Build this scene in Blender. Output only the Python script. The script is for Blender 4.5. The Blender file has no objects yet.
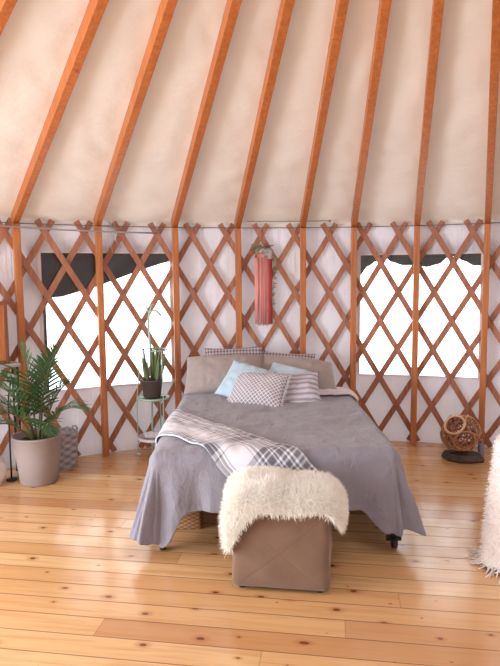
import bpy, bmesh, math, random
from mathutils import Vector, Matrix, noise

S = bpy.context.scene
COL = S.collection
PI = math.pi
rnd = random.Random(7)

# ------------------------------------------------------------------ camera, sky, lights, exposure
CAM_H, PITCH, ROLL = 1.6641, 0.0981, -0.0089
cd = bpy.data.cameras.new('camera'); cam = bpy.data.objects.new('camera', cd); COL.objects.link(cam)
cd.sensor_fit = 'HORIZONTAL'; cd.sensor_width = 36.0; cd.lens = 580.0 / 500.0 * 36.0
cam.matrix_world = Matrix.Translation((0, 0, CAM_H)) @ Matrix.Rotation(PI/2 - PITCH, 4, 'X') @ Matrix.Rotation(ROLL, 4, 'Z')
S.camera = cam

# the round tent: centre, wall radius, lattice height and the point the rafters aim at
CX, CY, R, HW, APEX = 0.520, 1.194, 4.564, 2.13, 4.019
def pol(az, r, z=0.0):
    return Vector((CX + r*math.sin(az), CY + r*math.cos(az), z))

W = bpy.data.worlds.new('sky'); S.world = W; W.use_nodes = True
bg = W.node_tree.nodes['Background']; bg.inputs[0].default_value = (0.96, 0.98, 1.0, 1); bg.inputs[1].default_value = 3.7

def area(name, loc, target, sx, sy, watts, color=(1, 1, 1), shape='RECTANGLE'):
    l = bpy.data.lights.new(name, 'AREA'); l.shape = shape; l.size = sx; l.size_y = sy; l.energy = watts; l.color = color
    o = bpy.data.objects.new(name, l); COL.objects.link(o); o.location = loc
    o.rotation_euler = (Vector(target) - Vector(loc)).to_track_quat('-Z', 'Y').to_euler()
    return o
DOOR_AZ = (-1.73, -1.13)
area('daylight_through_door', pol(-1.43, R + 0.05, 1.05), (CX, CY, 1.15), 2.6, 1.9, 280, (0.95, 0.97, 1.0))
area('daylight_through_skylight', (CX, CY, 3.86), (CX, CY, 0), 1.4, 1.4, 12, (0.90, 0.95, 1.0), 'DISK')

S.view_settings.view_transform = 'Standard'; S.view_settings.look = 'None'
S.view_settings.gamma = 1.0; S.view_settings.exposure = -0.13
S.view_settings.use_curve_mapping = False
try:
    S.cycles.use_denoising = True
    S.cycles.max_bounces = 10; S.cycles.diffuse_bounces = 6; S.cycles.transparent_max_bounces = 12
    S.cycles.sample_clamp_indirect = 8
except Exception:
    pass

# ------------------------------------------------------------------ material helpers
class NT:
    def __init__(s, name):
        s.m = bpy.data.materials.new(name); s.m.use_nodes = True
        s.t = s.m.node_tree; s.b = s.t.nodes['Principled BSDF']; s.out = s.t.nodes['Material Output']
    def n(s, typ, **kw):
        x = s.t.nodes.new(typ)
        for k, v in kw.items(): setattr(x, k, v)
        return x
    def put(s, sock, v):
        if hasattr(v, 'is_output'): s.t.links.new(v, sock)
        else: sock.default_value = v
    def math(s, op, a, b=None, c=None):
        x = s.n('ShaderNodeMath', operation=op)
        for i, v in enumerate((a, b, c)):
            if v is not None: s.put(x.inputs[i], v)
        return x.outputs[0]
    def mix(s, f, a, b, blend='MIX'):
        x = s.n('ShaderNodeMix', data_type='RGBA', blend_type=blend)
        s.put(x.inputs[0], f)
        for i, v in ((6, a), (7, b)):
            s.put(x.inputs[i], v if hasattr(v, 'is_output') else (v[0], v[1], v[2], 1))
        return x.outputs[2]
    def coord(s, which='Object'):
        return s.n('ShaderNodeTexCoord').outputs[which]
    def mapping(s, v, scale=(1, 1, 1), rot=(0, 0, 0), loc=(0, 0, 0)):
        x = s.n('ShaderNodeMapping'); s.put(x.inputs[0], v)
        x.inputs['Scale'].default_value = scale; x.inputs['Rotation'].default_value = rot; x.inputs['Location'].default_value = loc
        return x.outputs[0]
    def noise(s, v, scale=5, detail=3, rough=0.55, dist=0.0):
        x = s.n('ShaderNodeTexNoise'); s.put(x.inputs['Vector'], v)
        x.inputs['Scale'].default_value = scale; x.inputs['Detail'].default_value = detail
        x.inputs['Roughness'].default_value = rough; x.inputs['Distortion'].default_value = dist
        return x.outputs[0]
    def ramp(s, f, stops):
        x = s.n('ShaderNodeValToRGB'); s.put(x.inputs[0], f); e = x.color_ramp.elements
        while len(e) < len(stops): e.new(0.5)
        for i, (p, c) in enumerate(stops):
            e[i].position = p; e[i].color = (c[0], c[1], c[2], 1) if hasattr(c, '__len__') else (c, c, c, 1)
        return x.outputs[0]
    def step(s, f, a, b):
        x = s.n('ShaderNodeMapRange', interpolation_type='SMOOTHSTEP'); s.put(x.inputs[0], f)
        s.put(x.inputs[1], a); s.put(x.inputs[2], b); return x.outputs[0]
    def sep(s, v):
        x = s.n('ShaderNodeSeparateXYZ'); s.put(x.inputs[0], v); return x.outputs
    def comb(s, a, b, c=0.0):
        x = s.n('ShaderNodeCombineXYZ')
        for i, v in enumerate((a, b, c)): s.put(x.inputs[i], v)
        return x.outputs[0]
    def bump(s, h, strength=0.3, dist=0.01):
        x = s.n('ShaderNodeBump'); s.put(x.inputs['Height'], h)
        x.inputs['Strength'].default_value = strength; x.inputs['Distance'].default_value = dist
        s.put(s.b.inputs['Normal'], x.outputs[0]); return x
    def set(s, color=None, rough=None, **kw):
        if color is not None: s.put(s.b.inputs['Base Color'], color if hasattr(color, 'is_output') else (color[0], color[1], color[2], 1))
        if rough is not None: s.put(s.b.inputs['Roughness'], rough)
        for k, v in kw.items(): s.put(s.b.inputs[k], v)
        return s
    def translucent(s, w, color):
        """part of the cloth's light comes through from the other side"""
        tr = s.n('ShaderNodeBsdfTranslucent'); tr.inputs[0].default_value = (*color, 1)
        mx = s.n('ShaderNodeMixShader'); mx.inputs[0].default_value = w
        s.t.links.new(s.b.outputs[0], mx.inputs[1]); s.t.links.new(tr.outputs[0], mx.inputs[2])
        s.t.links.new(mx.outputs[0], s.out.inputs[0]); return s

def cloth(name, col, scale=60, var=0.12, bump=0.25, rough=0.9, sheen=0.15, creases=0):
    t = NT(name); v = t.coord()
    n1 = t.noise(v, 6, 4); n2 = t.noise(v, scale, 3)
    if creases: n2 = t.math('ADD', t.math('MULTIPLY', n2, 0.12), t.math('ADD', t.noise(t.mapping(v, (1, 1.6, 1), (0, 0, 0.6)), 7, 5, 0.6, 1.6), t.noise(t.mapping(v, (2.2, 1, 1), (0, 0, 0.5)), 5, 4, 0.6, 1.2)))
    d = tuple(c*(1-var) for c in col); u = tuple(min(1, c*(1+var)) for c in col)
    t.set(t.mix(n1, d, u), rough); t.bump(n2, bump, creases or 0.004)
    t.b.inputs['Sheen Weight'].default_value = sheen
    return t.m
def wood(name, dark, light, rough=0.45, grain=(22, 22, 1.6)):
    t = NT(name); v = t.coord()
    g = t.noise(t.mapping(v, grain), 1.6, 5, 0.6, 0.8)
    big = t.noise(v, 1.3, 2)
    c = t.mix(t.step(g, 0.32, 0.7), dark, light)
    vo = t.n('ShaderNodeTexVoronoi'); t.put(vo.inputs['Vector'], t.mapping(v, (7, 7, 1.4))); vo.inputs['Scale'].default_value = 1.0
    k = t.math('SUBTRACT', 1.0, t.step(vo.outputs['Distance'], 0.05, 0.12))
    c = t.mix(t.math('MULTIPLY', k, 0.55), c, tuple(x*0.3 for x in dark))
    c = t.mix(t.math('MULTIPLY', t.step(big, 0.35, 0.7), 0.25), c, tuple(x*0.75 for x in dark))
    t.set(c, rough); t.bump(g, 0.12, 0.003)
    return t.m
def plain(name, col, rough=0.5, metal=0.0, var=0.08):
    t = NT(name); v = t.coord(); n = t.noise(v, 14, 3)
    t.set(t.mix(n, tuple(c*(1-var) for c in col), tuple(min(1, c*(1+var)) for c in col)), rough)
    t.b.inputs['Metallic'].default_value = metal; t.bump(n, 0.05, 0.003)
    return t.m

# ------------------------------------------------------------------ materials
def floor_material():
    t = NT('pine_planks')
    p = t.mapping(t.coord(), rot=(0, 0, math.radians(8.6)))
    x, y, _ = t.sep(p)
    v = t.math('DIVIDE', y, 0.142)
    row = t.math('FLOOR', v); fr = t.math('SUBTRACT', v, row)
    wn = t.n('ShaderNodeTexWhiteNoise', noise_dimensions='1D'); t.put(wn.inputs['W'], t.math('ADD', row, 31.7))
    off = wn.outputs['Value']
    bx = t.math('ADD', t.math('DIVIDE', x, 3.7), t.math('MULTIPLY', off, 7.0))
    bi = t.math('FLOOR', bx); bf = t.math('SUBTRACT', bx, bi)
    w2 = t.n('ShaderNodeTexWhiteNoise', noise_dimensions='2D'); t.put(w2.inputs['Vector'], t.comb(row, bi))
    tint = w2.outputs['Value']
    w3 = t.n('ShaderNodeTexWhiteNoise', noise_dimensions='2D'); t.put(w3.inputs['Vector'], t.comb(bi, t.math('ADD', row, 9.3)))
    tint2 = w3.outputs['Value']
    # grain, different on every board
    gx = t.math('ADD', t.math('MULTIPLY', x, 1.1), t.math('MULTIPLY', tint, 40.0))
    gy = t.math('ADD', t.math('MULTIPLY', y, 20.0), t.math('MULTIPLY', tint2, 30.0))
    gv = t.comb(gx, gy)
    g = t.noise(gv, 1.0, 5, 0.6, 1.2)
    g2 = t.noise(t.comb(t.math('MULTIPLY', gx, 2.0), t.math('MULTIPLY', gy, 3.0)), 1.0, 3, 0.6, 0.4)
    base = t.ramp(tint, [(0.0, (0.52, 0.270, 0.120)), (0.3, (0.62, 0.355, 0.160)), (0.65, (0.68, 0.415, 0.200)), (1.0, (0.72, 0.475, 0.250))])
    c = t.mix(t.math('MULTIPLY', t.step(g, 0.42, 0.72), 0.45), base, (0.46, 0.19, 0.052))
    c = t.mix(t.math('MULTIPLY', t.step(g2, 0.5, 0.8), 0.18), c, (0.38, 0.15, 0.04))
    # knots
    vo = t.n('ShaderNodeTexVoronoi', voronoi_dimensions='2D')
    kv = t.comb(t.math('ADD', t.math('MULTIPLY', x, 4.2), t.math('MULTIPLY', off, 11.0)), t.math('MULTIPLY', y, 7.04))
    t.put(vo.inputs['Vector'], kv); vo.inputs['Scale'].default_value = 1.0; vo.inputs['Randomness'].default_value = 0.9
    kd = t.math('ADD', vo.outputs['Distance'], t.math('MULTIPLY', t.math('SUBTRACT', g2, 0.5), 0.10))
    ksep = t.n('ShaderNodeSeparateColor'); t.put(ksep.inputs[0], vo.outputs['Color'])
    size = t.math('MULTIPLY', t.step(ksep.outputs[0], 0.45, 1.0), 0.105)
    rel = t.math('DIVIDE', kd, t.math('ADD', size, 0.0001))
    halo = t.math('SUBTRACT', 1.0, t.step(rel, 0.9, 2.6))
    core = t.math('SUBTRACT', 1.0, t.step(rel, 0.55, 1.0))
    c = t.mix(t.math('MULTIPLY', halo, 0.45), c, (0.42, 0.13, 0.03))
    c = t.mix(t.math('MULTIPLY', core, 0.9), c, (0.14, 0.038, 0.014))
    # seams between boards
    e = t.math('MINIMUM', fr, t.math('SUBTRACT', 1.0, fr))
    seam = t.math('SUBTRACT', 1.0, t.step(e, 0.008, 0.030))
    be = t.math('MULTIPLY', t.math('MINIMUM', bf, t.math('SUBTRACT', 1.0, bf)), 26.0)
    seam2 = t.math('MULTIPLY', t.math('SUBTRACT', 1.0, t.step(be, 0.006, 0.03)), 0.4)
    sm = t.math('MAXIMUM', seam, seam2)
    c = t.mix(t.math('MULTIPLY', sm, 0.75), c, (0.10, 0.035, 0.012))
    ro = t.math('ADD', 0.12, t.math('MULTIPLY', t.noise(p, 3.0, 4), 0.12))
    t.set(c, ro); t.b.inputs['Specular IOR Level'].default_value = 1.0
    h = t.math('SUBTRACT', t.math('MULTIPLY', g, 0.12), sm)
    t.bump(h, 0.35, 0.003)
    return t.m
def canvas_material():
    t = NT('cream_canvas'); v = t.coord()
    n = t.noise(v, 1.1, 5, 0.6); n2 = t.noise(v, 90, 2)
    wr = t.noise(t.mapping(v, (1.2, 1.2, 4.0), (0.6, 0.5, 0.3)), 3.0, 4, 0.55, 0.15)
    c = t.mix(n, (0.68, 0.62, 0.570), (0.75, 0.70, 0.660))
    st = t.math('MULTIPLY', t.step(t.noise(v, 2.4, 5, 0.7), 0.62, 0.8), 0.18)
    c = t.mix(st, c, (0.60, 0.44, 0.30))
    t.set(c, 0.85); t.b.inputs['Specular IOR Level'].default_value = 0.15
    t.bump(t.math('ADD', wr, t.math('MULTIPLY', n2, 0.05)), 0.4, 0.03)
    t.translucent(0.05, (0.85, 0.72, 0.58)); return t.m
def liner_material():
    t = NT('white_liner_cloth'); v = t.coord()
    n = t.noise(v, 1.4, 4, 0.6)
    fold = t.noise(t.mapping(v, (9, 9, 0.5)), 1.0, 4, 0.55, 0.3)
    wr = t.noise(t.mapping(v, (1, 1, 1)), 5.0, 4, 0.6, 0.8)
    c = t.mix(n, (0.585, 0.585, 0.665), (0.68, 0.68, 0.75))
    spots = t.step(t.noise(v, 26, 2, 0.6), 0.68, 0.76)
    c = t.mix(t.math('MULTIPLY', spots, 0.30), c, (0.52, 0.52, 0.62))
    t.set(c, 0.8); t.b.inputs['Specular IOR Level'].default_value = 0.15
    t.bump(t.math('ADD', t.math('MULTIPLY', fold, 1.0), t.math('MULTIPLY', wr, 0.6)), 0.8, 0.035)
    t.translucent(0.07, (0.92, 0.84, 0.86)); return t.m
def pane_material():
    t = NT('clear_vinyl'); tr = t.n('ShaderNodeBsdfTransparent'); gl = t.n('ShaderNodeBsdfGlossy')
    tr.inputs[0].default_value = (0.97, 0.975, 0.97, 1); gl.inputs['Roughness'].default_value = 0.05
    mx = t.n('ShaderNodeMixShader'); mx.inputs[0].default_value = 0.05
    t.t.links.new(tr.outputs[0], mx.inputs[1]); t.t.links.new(gl.outputs[0], mx.inputs[2])
    t.t.links.new(mx.outputs[0], t.out.inputs[0]); return t.m
def plaid_material():
    """white woven throw with grey bands along its length and across it (UV in metres)"""
    t = NT('plaid_throw'); uv = t.n('ShaderNodeUVMap').outputs[0]; u, v, _ = t.sep(uv)
    def band(x, a, b):
        return t.math('MULTIPLY', t.math('GREATER_THAN', x, a), t.math('LESS_THAN', x, b))
    def bands(x, lst):
        r = None
        for a, b, s in lst:
            q = t.math('MULTIPLY', band(x, a, b), s)
            r = q if r is None else t.math('MAXIMUM', r, q)
        return r
    bv = bands(v, [(0.000, 0.030, 0.85), (0.036, 0.052, 0.85), (0.062, 0.070, 0.7),
                   (0.185, 0.192, 0.55), (0.207, 0.222, 0.8), (0.232, 0.272, 0.65), (0.282, 0.290, 0.8),
                   (0.302, 0.330, 0.75), (0.340, 0.352, 0.9), (0.366, 0.40, 0.8)])
    bu = bands(u, [(0.22, 0.235, 0.4), (0.30, 0.315, 0.4), (0.62, 0.63, 0.5), (0.70, 0.71, 0.5), (0.755, 0.765, 0.5), (0.81, 0.82, 0.55),
                   (0.86, 0.875, 0.55), (0.91, 0.99, 0.6), (1.02, 1.03, 0.5),
                   (1.16, 1.19, 0.8), (1.20, 1.215, 0.8), (1.225, 1.265, 0.85), (1.28, 1.295, 0.7), (1.31, 1.34, 0.8), (1.355, 1.37, 0.7),
                   (1.385, 1.415, 0.8), (1.43, 1.445, 0.7), (1.46, 1.50, 0.8), (1.52, 1.54, 0.7)])
    tot = t.math('MINIMUM', t.math('ADD', t.math('MULTIPLY', bv, 0.72), t.math('MULTIPLY', bu, 0.6)), 0.97)
    base = t.mix(t.noise(t.coord(), 5, 3), (0.68, 0.72, 0.83), (0.80, 0.83, 0.92))
    c = t.mix(tot, base, (0.125, 0.125, 0.16))
    t.set(c, 0.9); t.bump(t.noise(t.coord(), 140, 2), 0.4, 0.004)
    t.b.inputs['Sheen Weight'].default_value = 0.1
    return t.m
def pattern_material(name, kind):
    t = NT(name); u, v, _ = t.sep(t.n('ShaderNodeUVMap').outputs[0])
    obj = t.coord()
    if kind == 'diamond':
        a = t.math('PINGPONG', t.math('MULTIPLY', t.math('ADD', u, v), 11.0), 0.5)
        b = t.math('PINGPONG', t.math('MULTIPLY', t.math('SUBTRACT', u, v), 11.0), 0.5)
        f = t.step(t.math('MINIMUM', a, b), 0.07, 0.12)
        c = t.mix(f, (0.78, 0.77, 0.79), (0.30, 0.28, 0.36))
    elif kind == 'check':
        a = t.step(t.math('PINGPONG', t.math('MULTIPLY', u, 13.0), 0.5), 0.22, 0.28)
        b = t.step(t.math('PINGPONG', t.math('MULTIPLY', v, 10.0), 0.5), 0.22, 0.28)
        f = t.math('MULTIPLY', t.math('ADD', a, b), 0.5)
        c = t.mix(f, (0.58, 0.52, 0.55), (0.14, 0.13, 0.17))
    elif kind == 'stripe':
        w = t.noise(t.mapping(obj, (3, 3, 3)), 2, 2)
        a = t.step(t.math('PINGPONG', t.math('ADD', t.math('MULTIPLY', v, 7.5), t.math('MULTIPLY', w, 0.35)), 0.5), 0.24, 0.33)
        c = t.mix(a, (0.56, 0.56, 0.64), (0.33, 0.31, 0.38))
    t.set(c, 0.9); t.bump(t.noise(obj, 110, 2), 0.3, 0.004)
    return t.m
def suede_material():
    t = NT('brown_suede'); v = t.coord()
    n = t.noise(v, 4.5, 5, 0.65, 0.5)
    c = t.mix(n, (0.150, 0.090, 0.062), (0.245, 0.158, 0.112))
    x, y, z = t.sep(v)
    # the stitched cross from corner to corner of the front panel
    d1 = t.math('ABSOLUTE', t.math('SUBTRACT', x, t.math('MULTIPLY', t.math('SUBTRACT', z, 0.225), 1.15)))
    d2 = t.math('ABSOLUTE', t.math('ADD', x, t.math('MULTIPLY', t.math('SUBTRACT', z, 0.225), 1.15)))
    ln = t.math('SUBTRACT', 1.0, t.step(t.math('MINIMUM', d1, d2), 0.001, 0.006))
    c = t.mix(t.math('MULTIPLY', ln, 0.25), c, (0.16, 0.08, 0.05))
    t.set(c, 0.95); t.b.inputs['Sheen Weight'].default_value = 0.35; t.b.inputs['Specular IOR Level'].default_value = 0.1
    t.bump(t.math('SUBTRACT', t.math('MULTIPLY', n, 0.35), ln), 0.25, 0.006)
    return t.m
def wicker_material(name, a, b, su=60, sv=60):
    t = NT(name); x, y, z = t.sep(t.coord())
    p = t.math('SINE', t.math('MULTIPLY', t.math('ADD', x, y), su*2)); q = t.math('SINE', t.math('MULTIPLY', z, sv*4))
    f = t.math('MULTIPLY', t.math('ADD', t.math('MULTIPLY', p, q), 1.0), 0.5)
    t.set(t.mix(f, a, b), 0.7); t.bump(f, 0.6, 0.006); return t.m
def leaf_material(name, a, b):
    t = NT(name); n = t.noise(t.coord(), 9, 3); t.set(t.mix(n, a, b), 0.45)
    t.translucent(0.22, tuple(min(1, c*1.6) for c in b)); return t.m

M = dict(
    floor=floor_material(), canvas=canvas_material(), liner=liner_material(), pane=pane_material(),
    rafter=wood('orange_stained_fir', (0.37, 0.100, 0.019), (0.53, 0.170, 0.038), 0.42),
    post=wood('amber_stained_fir', (0.40, 0.135, 0.040), (0.56, 0.215, 0.075), 0.42),
    slat=wood('red_brown_slats', (0.32, 0.125, 0.070), (0.47, 0.215, 0.130), 0.5),
    steel=plain('galvanised_steel', (0.45, 0.45, 0.47), 0.4, 0.8), cable=plain('grey_cable', (0.16, 0.15, 0.16), 0.6),
    flap=cloth('black_tarp', (0.020, 0.018, 0.018), 20, 0.3, 0.3, 0.7, 0.0), flap2=cloth('dark_olive_tarp', (0.028, 0.030, 0.024), 20, 0.3, 0.3, 0.7, 0.0),
    binding=cloth('liner_binding', (0.72, 0.66, 0.68), 60),
    duvet=cloth('grey_linen', (0.238, 0.232, 0.285), 120, 0.10, 0.42, 0.9, 0.25, 0.024), sheet=cloth('pale_sheet', (0.66, 0.63, 0.68), 70, 0.08),
    taupe=cloth('taupe_pillowcase', (0.36, 0.315, 0.31), 90, 0.06, 0.4, 0.9, 0.15, 0.015), aqua=cloth('aqua_cotton', (0.47, 0.64, 0.77), 90, 0.06), white=cloth('white_piping', (0.78, 0.77, 0.79), 90),
    plaid=plaid_material(), diamond=pattern_material('lilac_diamond_weave', 'diamond'), check=pattern_material('grey_checks', 'check'), stripe=pattern_material('lilac_stripes', 'stripe'),
    black=plain('black_metal', (0.025, 0.024, 0.026), 0.45), bedmetal=plain('dark_bed_steel', (0.05, 0.045, 0.045), 0.4, 0.5),
    suede=suede_material(), fur=cloth('cream_fleece', (0.97, 0.95, 0.90), 40, 0.02, 0.3, 0.95, 0.3), shag=cloth('white_shag', (0.86, 0.82, 0.81), 40, 0.08, 0.3, 0.95, 0.3),
    wicker=wicker_material('brown_wicker', (0.20, 0.09, 0.035), (0.52, 0.30, 0.15)), greybasket=wicker_material('grey_weave', (0.20, 0.19, 0.22), (0.52, 0.50, 0.54), 25, 25),
    pot=plain('taupe_clay', (0.31, 0.262, 0.255), 0.75), soil=cloth('dark_soil', (0.05, 0.035, 0.025), 60, 0.5, 0.9, 1.0, 0), darkpot=plain('dark_brown_pot', (0.085, 0.06, 0.055), 0.6),
    palm=leaf_material('palm_leaf', (0.028, 0.085, 0.034), (0.080, 0.180, 0.060)), stem=leaf_material('palm_stem', (0.11, 0.14, 0.05), (0.22, 0.22, 0.09)),
    cactus=leaf_material('succulent_leaf', (0.08, 0.15, 0.05), (0.23, 0.30, 0.11)), sage=leaf_material('sage_leaf', (0.11, 0.16, 0.09), (0.24, 0.30, 0.18)),
    mint=plain('mint_green_metal', (0.36, 0.55, 0.46), 0.4, 0.1), glass=None,
    pink=cloth('pink_wool', (0.72, 0.33, 0.31), 80, 0.12), red=cloth('red_wool', (0.56, 0.075, 0.085), 80, 0.12), greycloth=cloth('grey_felt', (0.36, 0.33, 0.31), 80), twig=wood('driftwood', (0.12, 0.08, 0.06), (0.30, 0.22, 0.17)),
    rattan=wood('rattan', (0.38, 0.18, 0.085), (0.62, 0.35, 0.19), 0.5), palerattan=wood('pale_rattan', (0.62, 0.40, 0.23), (0.78, 0.58, 0.38), 0.5), slab=wood('dark_slab', (0.050, 0.030, 0.026), (0.115, 0.075, 0.065), 0.55, (3, 30, 30)),
    can=plain('grey_violet_tin', (0.25, 0.21, 0.27), 0.4), globe=plain('white_globe', (0.85, 0.82, 0.80), 0.3), cabinet=wood('cabinet_wood', (0.42, 0.13, 0.035), (0.58, 0.22, 0.07)), cabinetdark=wood('cabinet_frame', (0.17, 0.06, 0.03), (0.26, 0.10, 0.05)),
    tabletop=plain('pale_grey_top', (0.42, 0.40, 0.42), 0.5), sack=cloth('white_sack', (0.70, 0.64, 0.64), 40),
)
def glass_material():
    t = NT('clear_glass'); t.set((0.93, 0.96, 0.95), 0.05); t.b.inputs['Transmission Weight'].default_value = 0.9; t.b.inputs['IOR'].default_value = 1.3
    return t.m
M['glass'] = glass_material()

# ------------------------------------------------------------------ mesh helpers
def obj(name, bm, mat, parent=None, smooth=True, loc=None, rot=None):
    me = bpy.data.meshes.new(name)
    bm.to_mesh(me); bm.free()
    if smooth:
        for p in me.polygons: p.use_smooth = True
    for m in (mat if isinstance(mat, (list, tuple)) else [mat]): me.materials.append(m)
    o = bpy.data.objects.new(name, me); COL.objects.link(o)
    if parent: o.parent = parent
    if loc is not None: o.location = loc
    if rot is not None: o.rotation_euler = rot
    return o
def tag(o, label, cat, group=None, kind=None):
    o['label'] = label; o['category'] = cat
    if group: o['group'] = group
    if kind: o['kind'] = kind
    return o
def thing(name, label, cat, loc=(0, 0, 0), rotz=0.0, group=None):
    o = bpy.data.objects.new(name, None); COL.objects.link(o); o.location = loc; o.rotation_euler = (0, 0, rotz)
    o.empty_display_size = 0.1
    return tag(o, label, cat, group)
def struct(name, bm, mat, smooth=True):
    o = obj(name, bm, mat, None, smooth); o['kind'] = 'structure'; return o
def NB(): return bmesh.new()
def grid_faces(bm, V, flip=False, close_u=False):
    n = len(V); m = len(V[0])
    for i in range(n if close_u else n-1):
        for j in range(m-1):
            q = (V[i][j], V[(i+1) % n][j], V[(i+1) % n][j+1], V[i][j+1])
            try: bm.faces.new(q[::-1] if flip else q)
            except ValueError: pass
def add_box(bm, c, size, mat=None, bevel=0.0, seg=2):
    """box centred on c, turned by the matrix mat, edges rounded"""
    b = bmesh.new(); bmesh.ops.create_cube(b, size=1.0)
    bmesh.ops.scale(b, vec=size, verts=b.verts)
    if bevel: bmesh.ops.bevel(b, geom=list(b.edges), offset=bevel, segments=seg, profile=0.5, affect='EDGES')
    m4 = Matrix.Translation(c) @ (mat.to_4x4() if mat is not None else Matrix.Identity(4))
    mp = {v: bm.verts.new(m4 @ v.co) for v in b.verts}
    for f in b.faces: bm.faces.new([mp[v] for v in f.verts])
    b.free()
def frame_to(d, up=Vector((0, 0, 1))):
    z = d.normalized(); x = up.cross(z)
    if x.length < 1e-4: x = Vector((1, 0, 0)).cross(z)
    x.normalize(); return Matrix((x, z.cross(x), z)).transposed()
def add_beam(bm, a, b, w, h, up=Vector((0, 0, 1)), bevel=0.004):
    """straight bar from a to b, w wide sideways and h deep"""
    a = Vector(a); b = Vector(b); m = frame_to(b-a, up)
    add_box(bm, (a+b)/2, (w, h, (b-a).length), m, bevel)
def add_tube(bm, pts, r, n=8, caps=True):
    pts = [Vector(p) for p in pts]; rings = []
    rr = r if isinstance(r, (list, tuple)) else [r]*len(pts)
    prev = None
    for i, p in enumerate(pts):
        d = (pts[min(i+1, len(pts)-1)] - pts[max(i-1, 0)]).normalized()
        if prev is None:
            x = Vector((0, 0, 1)).cross(d)
            if x.length < 1e-3: x = Vector((1, 0, 0)).cross(d)
        else:
            x = prev - d*prev.dot(d)
        x.normalize(); prev = x; y = d.cross(x)
        rings.append([bm.verts.new(p + (x*math.cos(2*PI*k/n) + y*math.sin(2*PI*k/n))*rr[i]) for k in range(n)])
    for i in range(len(rings)-1):
        for k in range(n):
            bm.faces.new((rings[i][k], rings[i][(k+1) % n], rings[i+1][(k+1) % n], rings[i+1][k]))
    if caps:
        bm.faces.new(rings[0][::-1]); bm.faces.new(rings[-1])
def add_lathe(bm, prof, c=(0, 0, 0), n=32, close=False):
    c = Vector(c)
    V = [[bm.verts.new(c + Vector((r*math.cos(2*PI*k/n), r*math.sin(2*PI*k/n), z))) for (r, z) in prof] for k in range(n)]
    grid_faces(bm, V, False, True)
def add_ring(bm, c, nrm, rad, r, n=28, k=7, ell=1.0):
    m = frame_to(Vector(nrm)); c = Vector(c)
    V = []
    for i in range(n):
        a = 2*PI*i/n; d = m @ Vector((math.cos(a), math.sin(a)*ell, 0)); z = m @ Vector((0, 0, 1))
        V.append([bm.verts.new(c + d*rad + (d.normalized()*math.cos(2*PI*j/k) + z*math.sin(2*PI*j/k))*r) for j in range(k)])
    for i in range(n):
        for j in range(k):
            bm.faces.new((V[i][j], V[(i+1) % n][j], V[(i+1) % n][(j+1) % k], V[i][(j+1) % k]))
def nz(x, y, z=0.0): return noise.noise(Vector((x, y, z)))
def bez(a, b, c, t): return a*(1-t)**2 + b*(2*t*(1-t)) + c*t*t

# ================================================================== THE SETTING
# floor: one round deck of pine planks
bm = NB()
V = []
for i in range(96):
    a = 2*PI*i/96; V.append(bm.verts.new(pol(a, R+0.12, 0.0)))
top = bm.faces.new(V[::-1])
ex = bmesh.ops.extrude_face_region(bm, geom=[top]); bmesh.ops.translate(bm, vec=(0, 0, -0.06), verts=[g for g in ex['geom'] if isinstance(g, bmesh.types.BMVert)])
bmesh.ops.recalc_face_normals(bm, faces=bm.faces)
struct('floor', bm, M['floor'], False)

# wall liner: a cloth cylinder with window and door openings
WIN = [(-0.541, -0.281, 0.640, 1.890), (0.1225, 0.3715, 0.668, 1.862)]
RW = R + 0.035
def wall_r(az, z):
    k = min(1.0, max(0.0, (2.2-z)/0.4))*min(1.0, max(0.0, z/0.2))
    e = 1.0
    for a0, a1, z0, z1 in WIN:                        # taut around the windows
        d = max(a0-az, az-a1, (z0-z)/4.5, (z-z1)/4.5); e = min(e, max(0.0, min(1.0, d*4.5/0.12)))
    f = 0.020*nz(az*26, z*0.35, 3.1) + 0.010*nz(az*60, z*0.9, 8.2) + 0.006*nz(az*20, z*5.0, 1.7)
    return RW + f*k*(0.3+0.7*e)
azs = sorted(set([round(-PI + 2*PI*i/420, 5) for i in range(420)] + [w[k] for w in WIN for k in (0, 1)] + list(DOOR_AZ)))
zs = sorted(set([round(2.138*i/46, 4) for i in range(47)] + [w[k] for w in WIN for k in (2, 3)] + [0.06, 2.02]))
holes = [(*DOOR_AZ, 0.06, 2.02)] + WIN
bm = NB(); V = [[bm.verts.new(pol(a, wall_r(a, z), z)) for z in zs] for a in azs]
for i in range(len(azs)):
    a0 = azs[i]; a1 = azs[(i+1) % len(azs)] if i+1 < len(azs) else PI
    am = (a0+a1)/2
    for j in range(len(zs)-1):
        zm = (zs[j]+zs[j+1])/2
        if any(h[0] < am < h[1] and h[2] < zm < h[3] for h in holes): continue
        bm.faces.new((V[i][j], V[(i+1) % len(azs)][j], V[(i+1) % len(azs)][j+1], V[i][j+1]))
struct('wall_round', bm, M['liner'])

# window panes and their sewn binding
for n, (a0, a1, z0, z1) in enumerate(WIN, 1):
    w = bpy.data.objects.new('window_%d' % n, None); COL.objects.link(w); w['kind'] = 'structure'; w.location = pol((a0+a1)/2, RW, z0)
    inv = Matrix.Translation(-w.location)
    bm = NB(); V = [[bm.verts.new(inv @ pol(a0+(a1-a0)*i/12, RW+0.006, z)) for z in (z0, (z0+z1)/2, z1)] for i in range(13)]
    grid_faces(bm, V); obj('pane', bm, M['pane'], w)
    bm = NB(); t = 0.022/R
    for s in range(12):
        for z in (z0, z1):
            add_beam(bm, inv @ pol(a0+(a1-a0)*s/12, RW+0.002, z), inv @ pol(a0+(a1-a0)*(s+1)/12, RW+0.002, z), 0.012, 0.03, pol((a0+a1)/2, 1)-pol((a0+a1)/2, 0), 0)
    for a in (a0, a1): add_beam(bm, inv @ pol(a, RW+0.002, z0), inv @ pol(a, RW+0.002, z1), 0.030, 0.012, pol(a, 1)-pol(a, 0), 0)
    obj('window_binding', bm, M['binding'], w, False)

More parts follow.
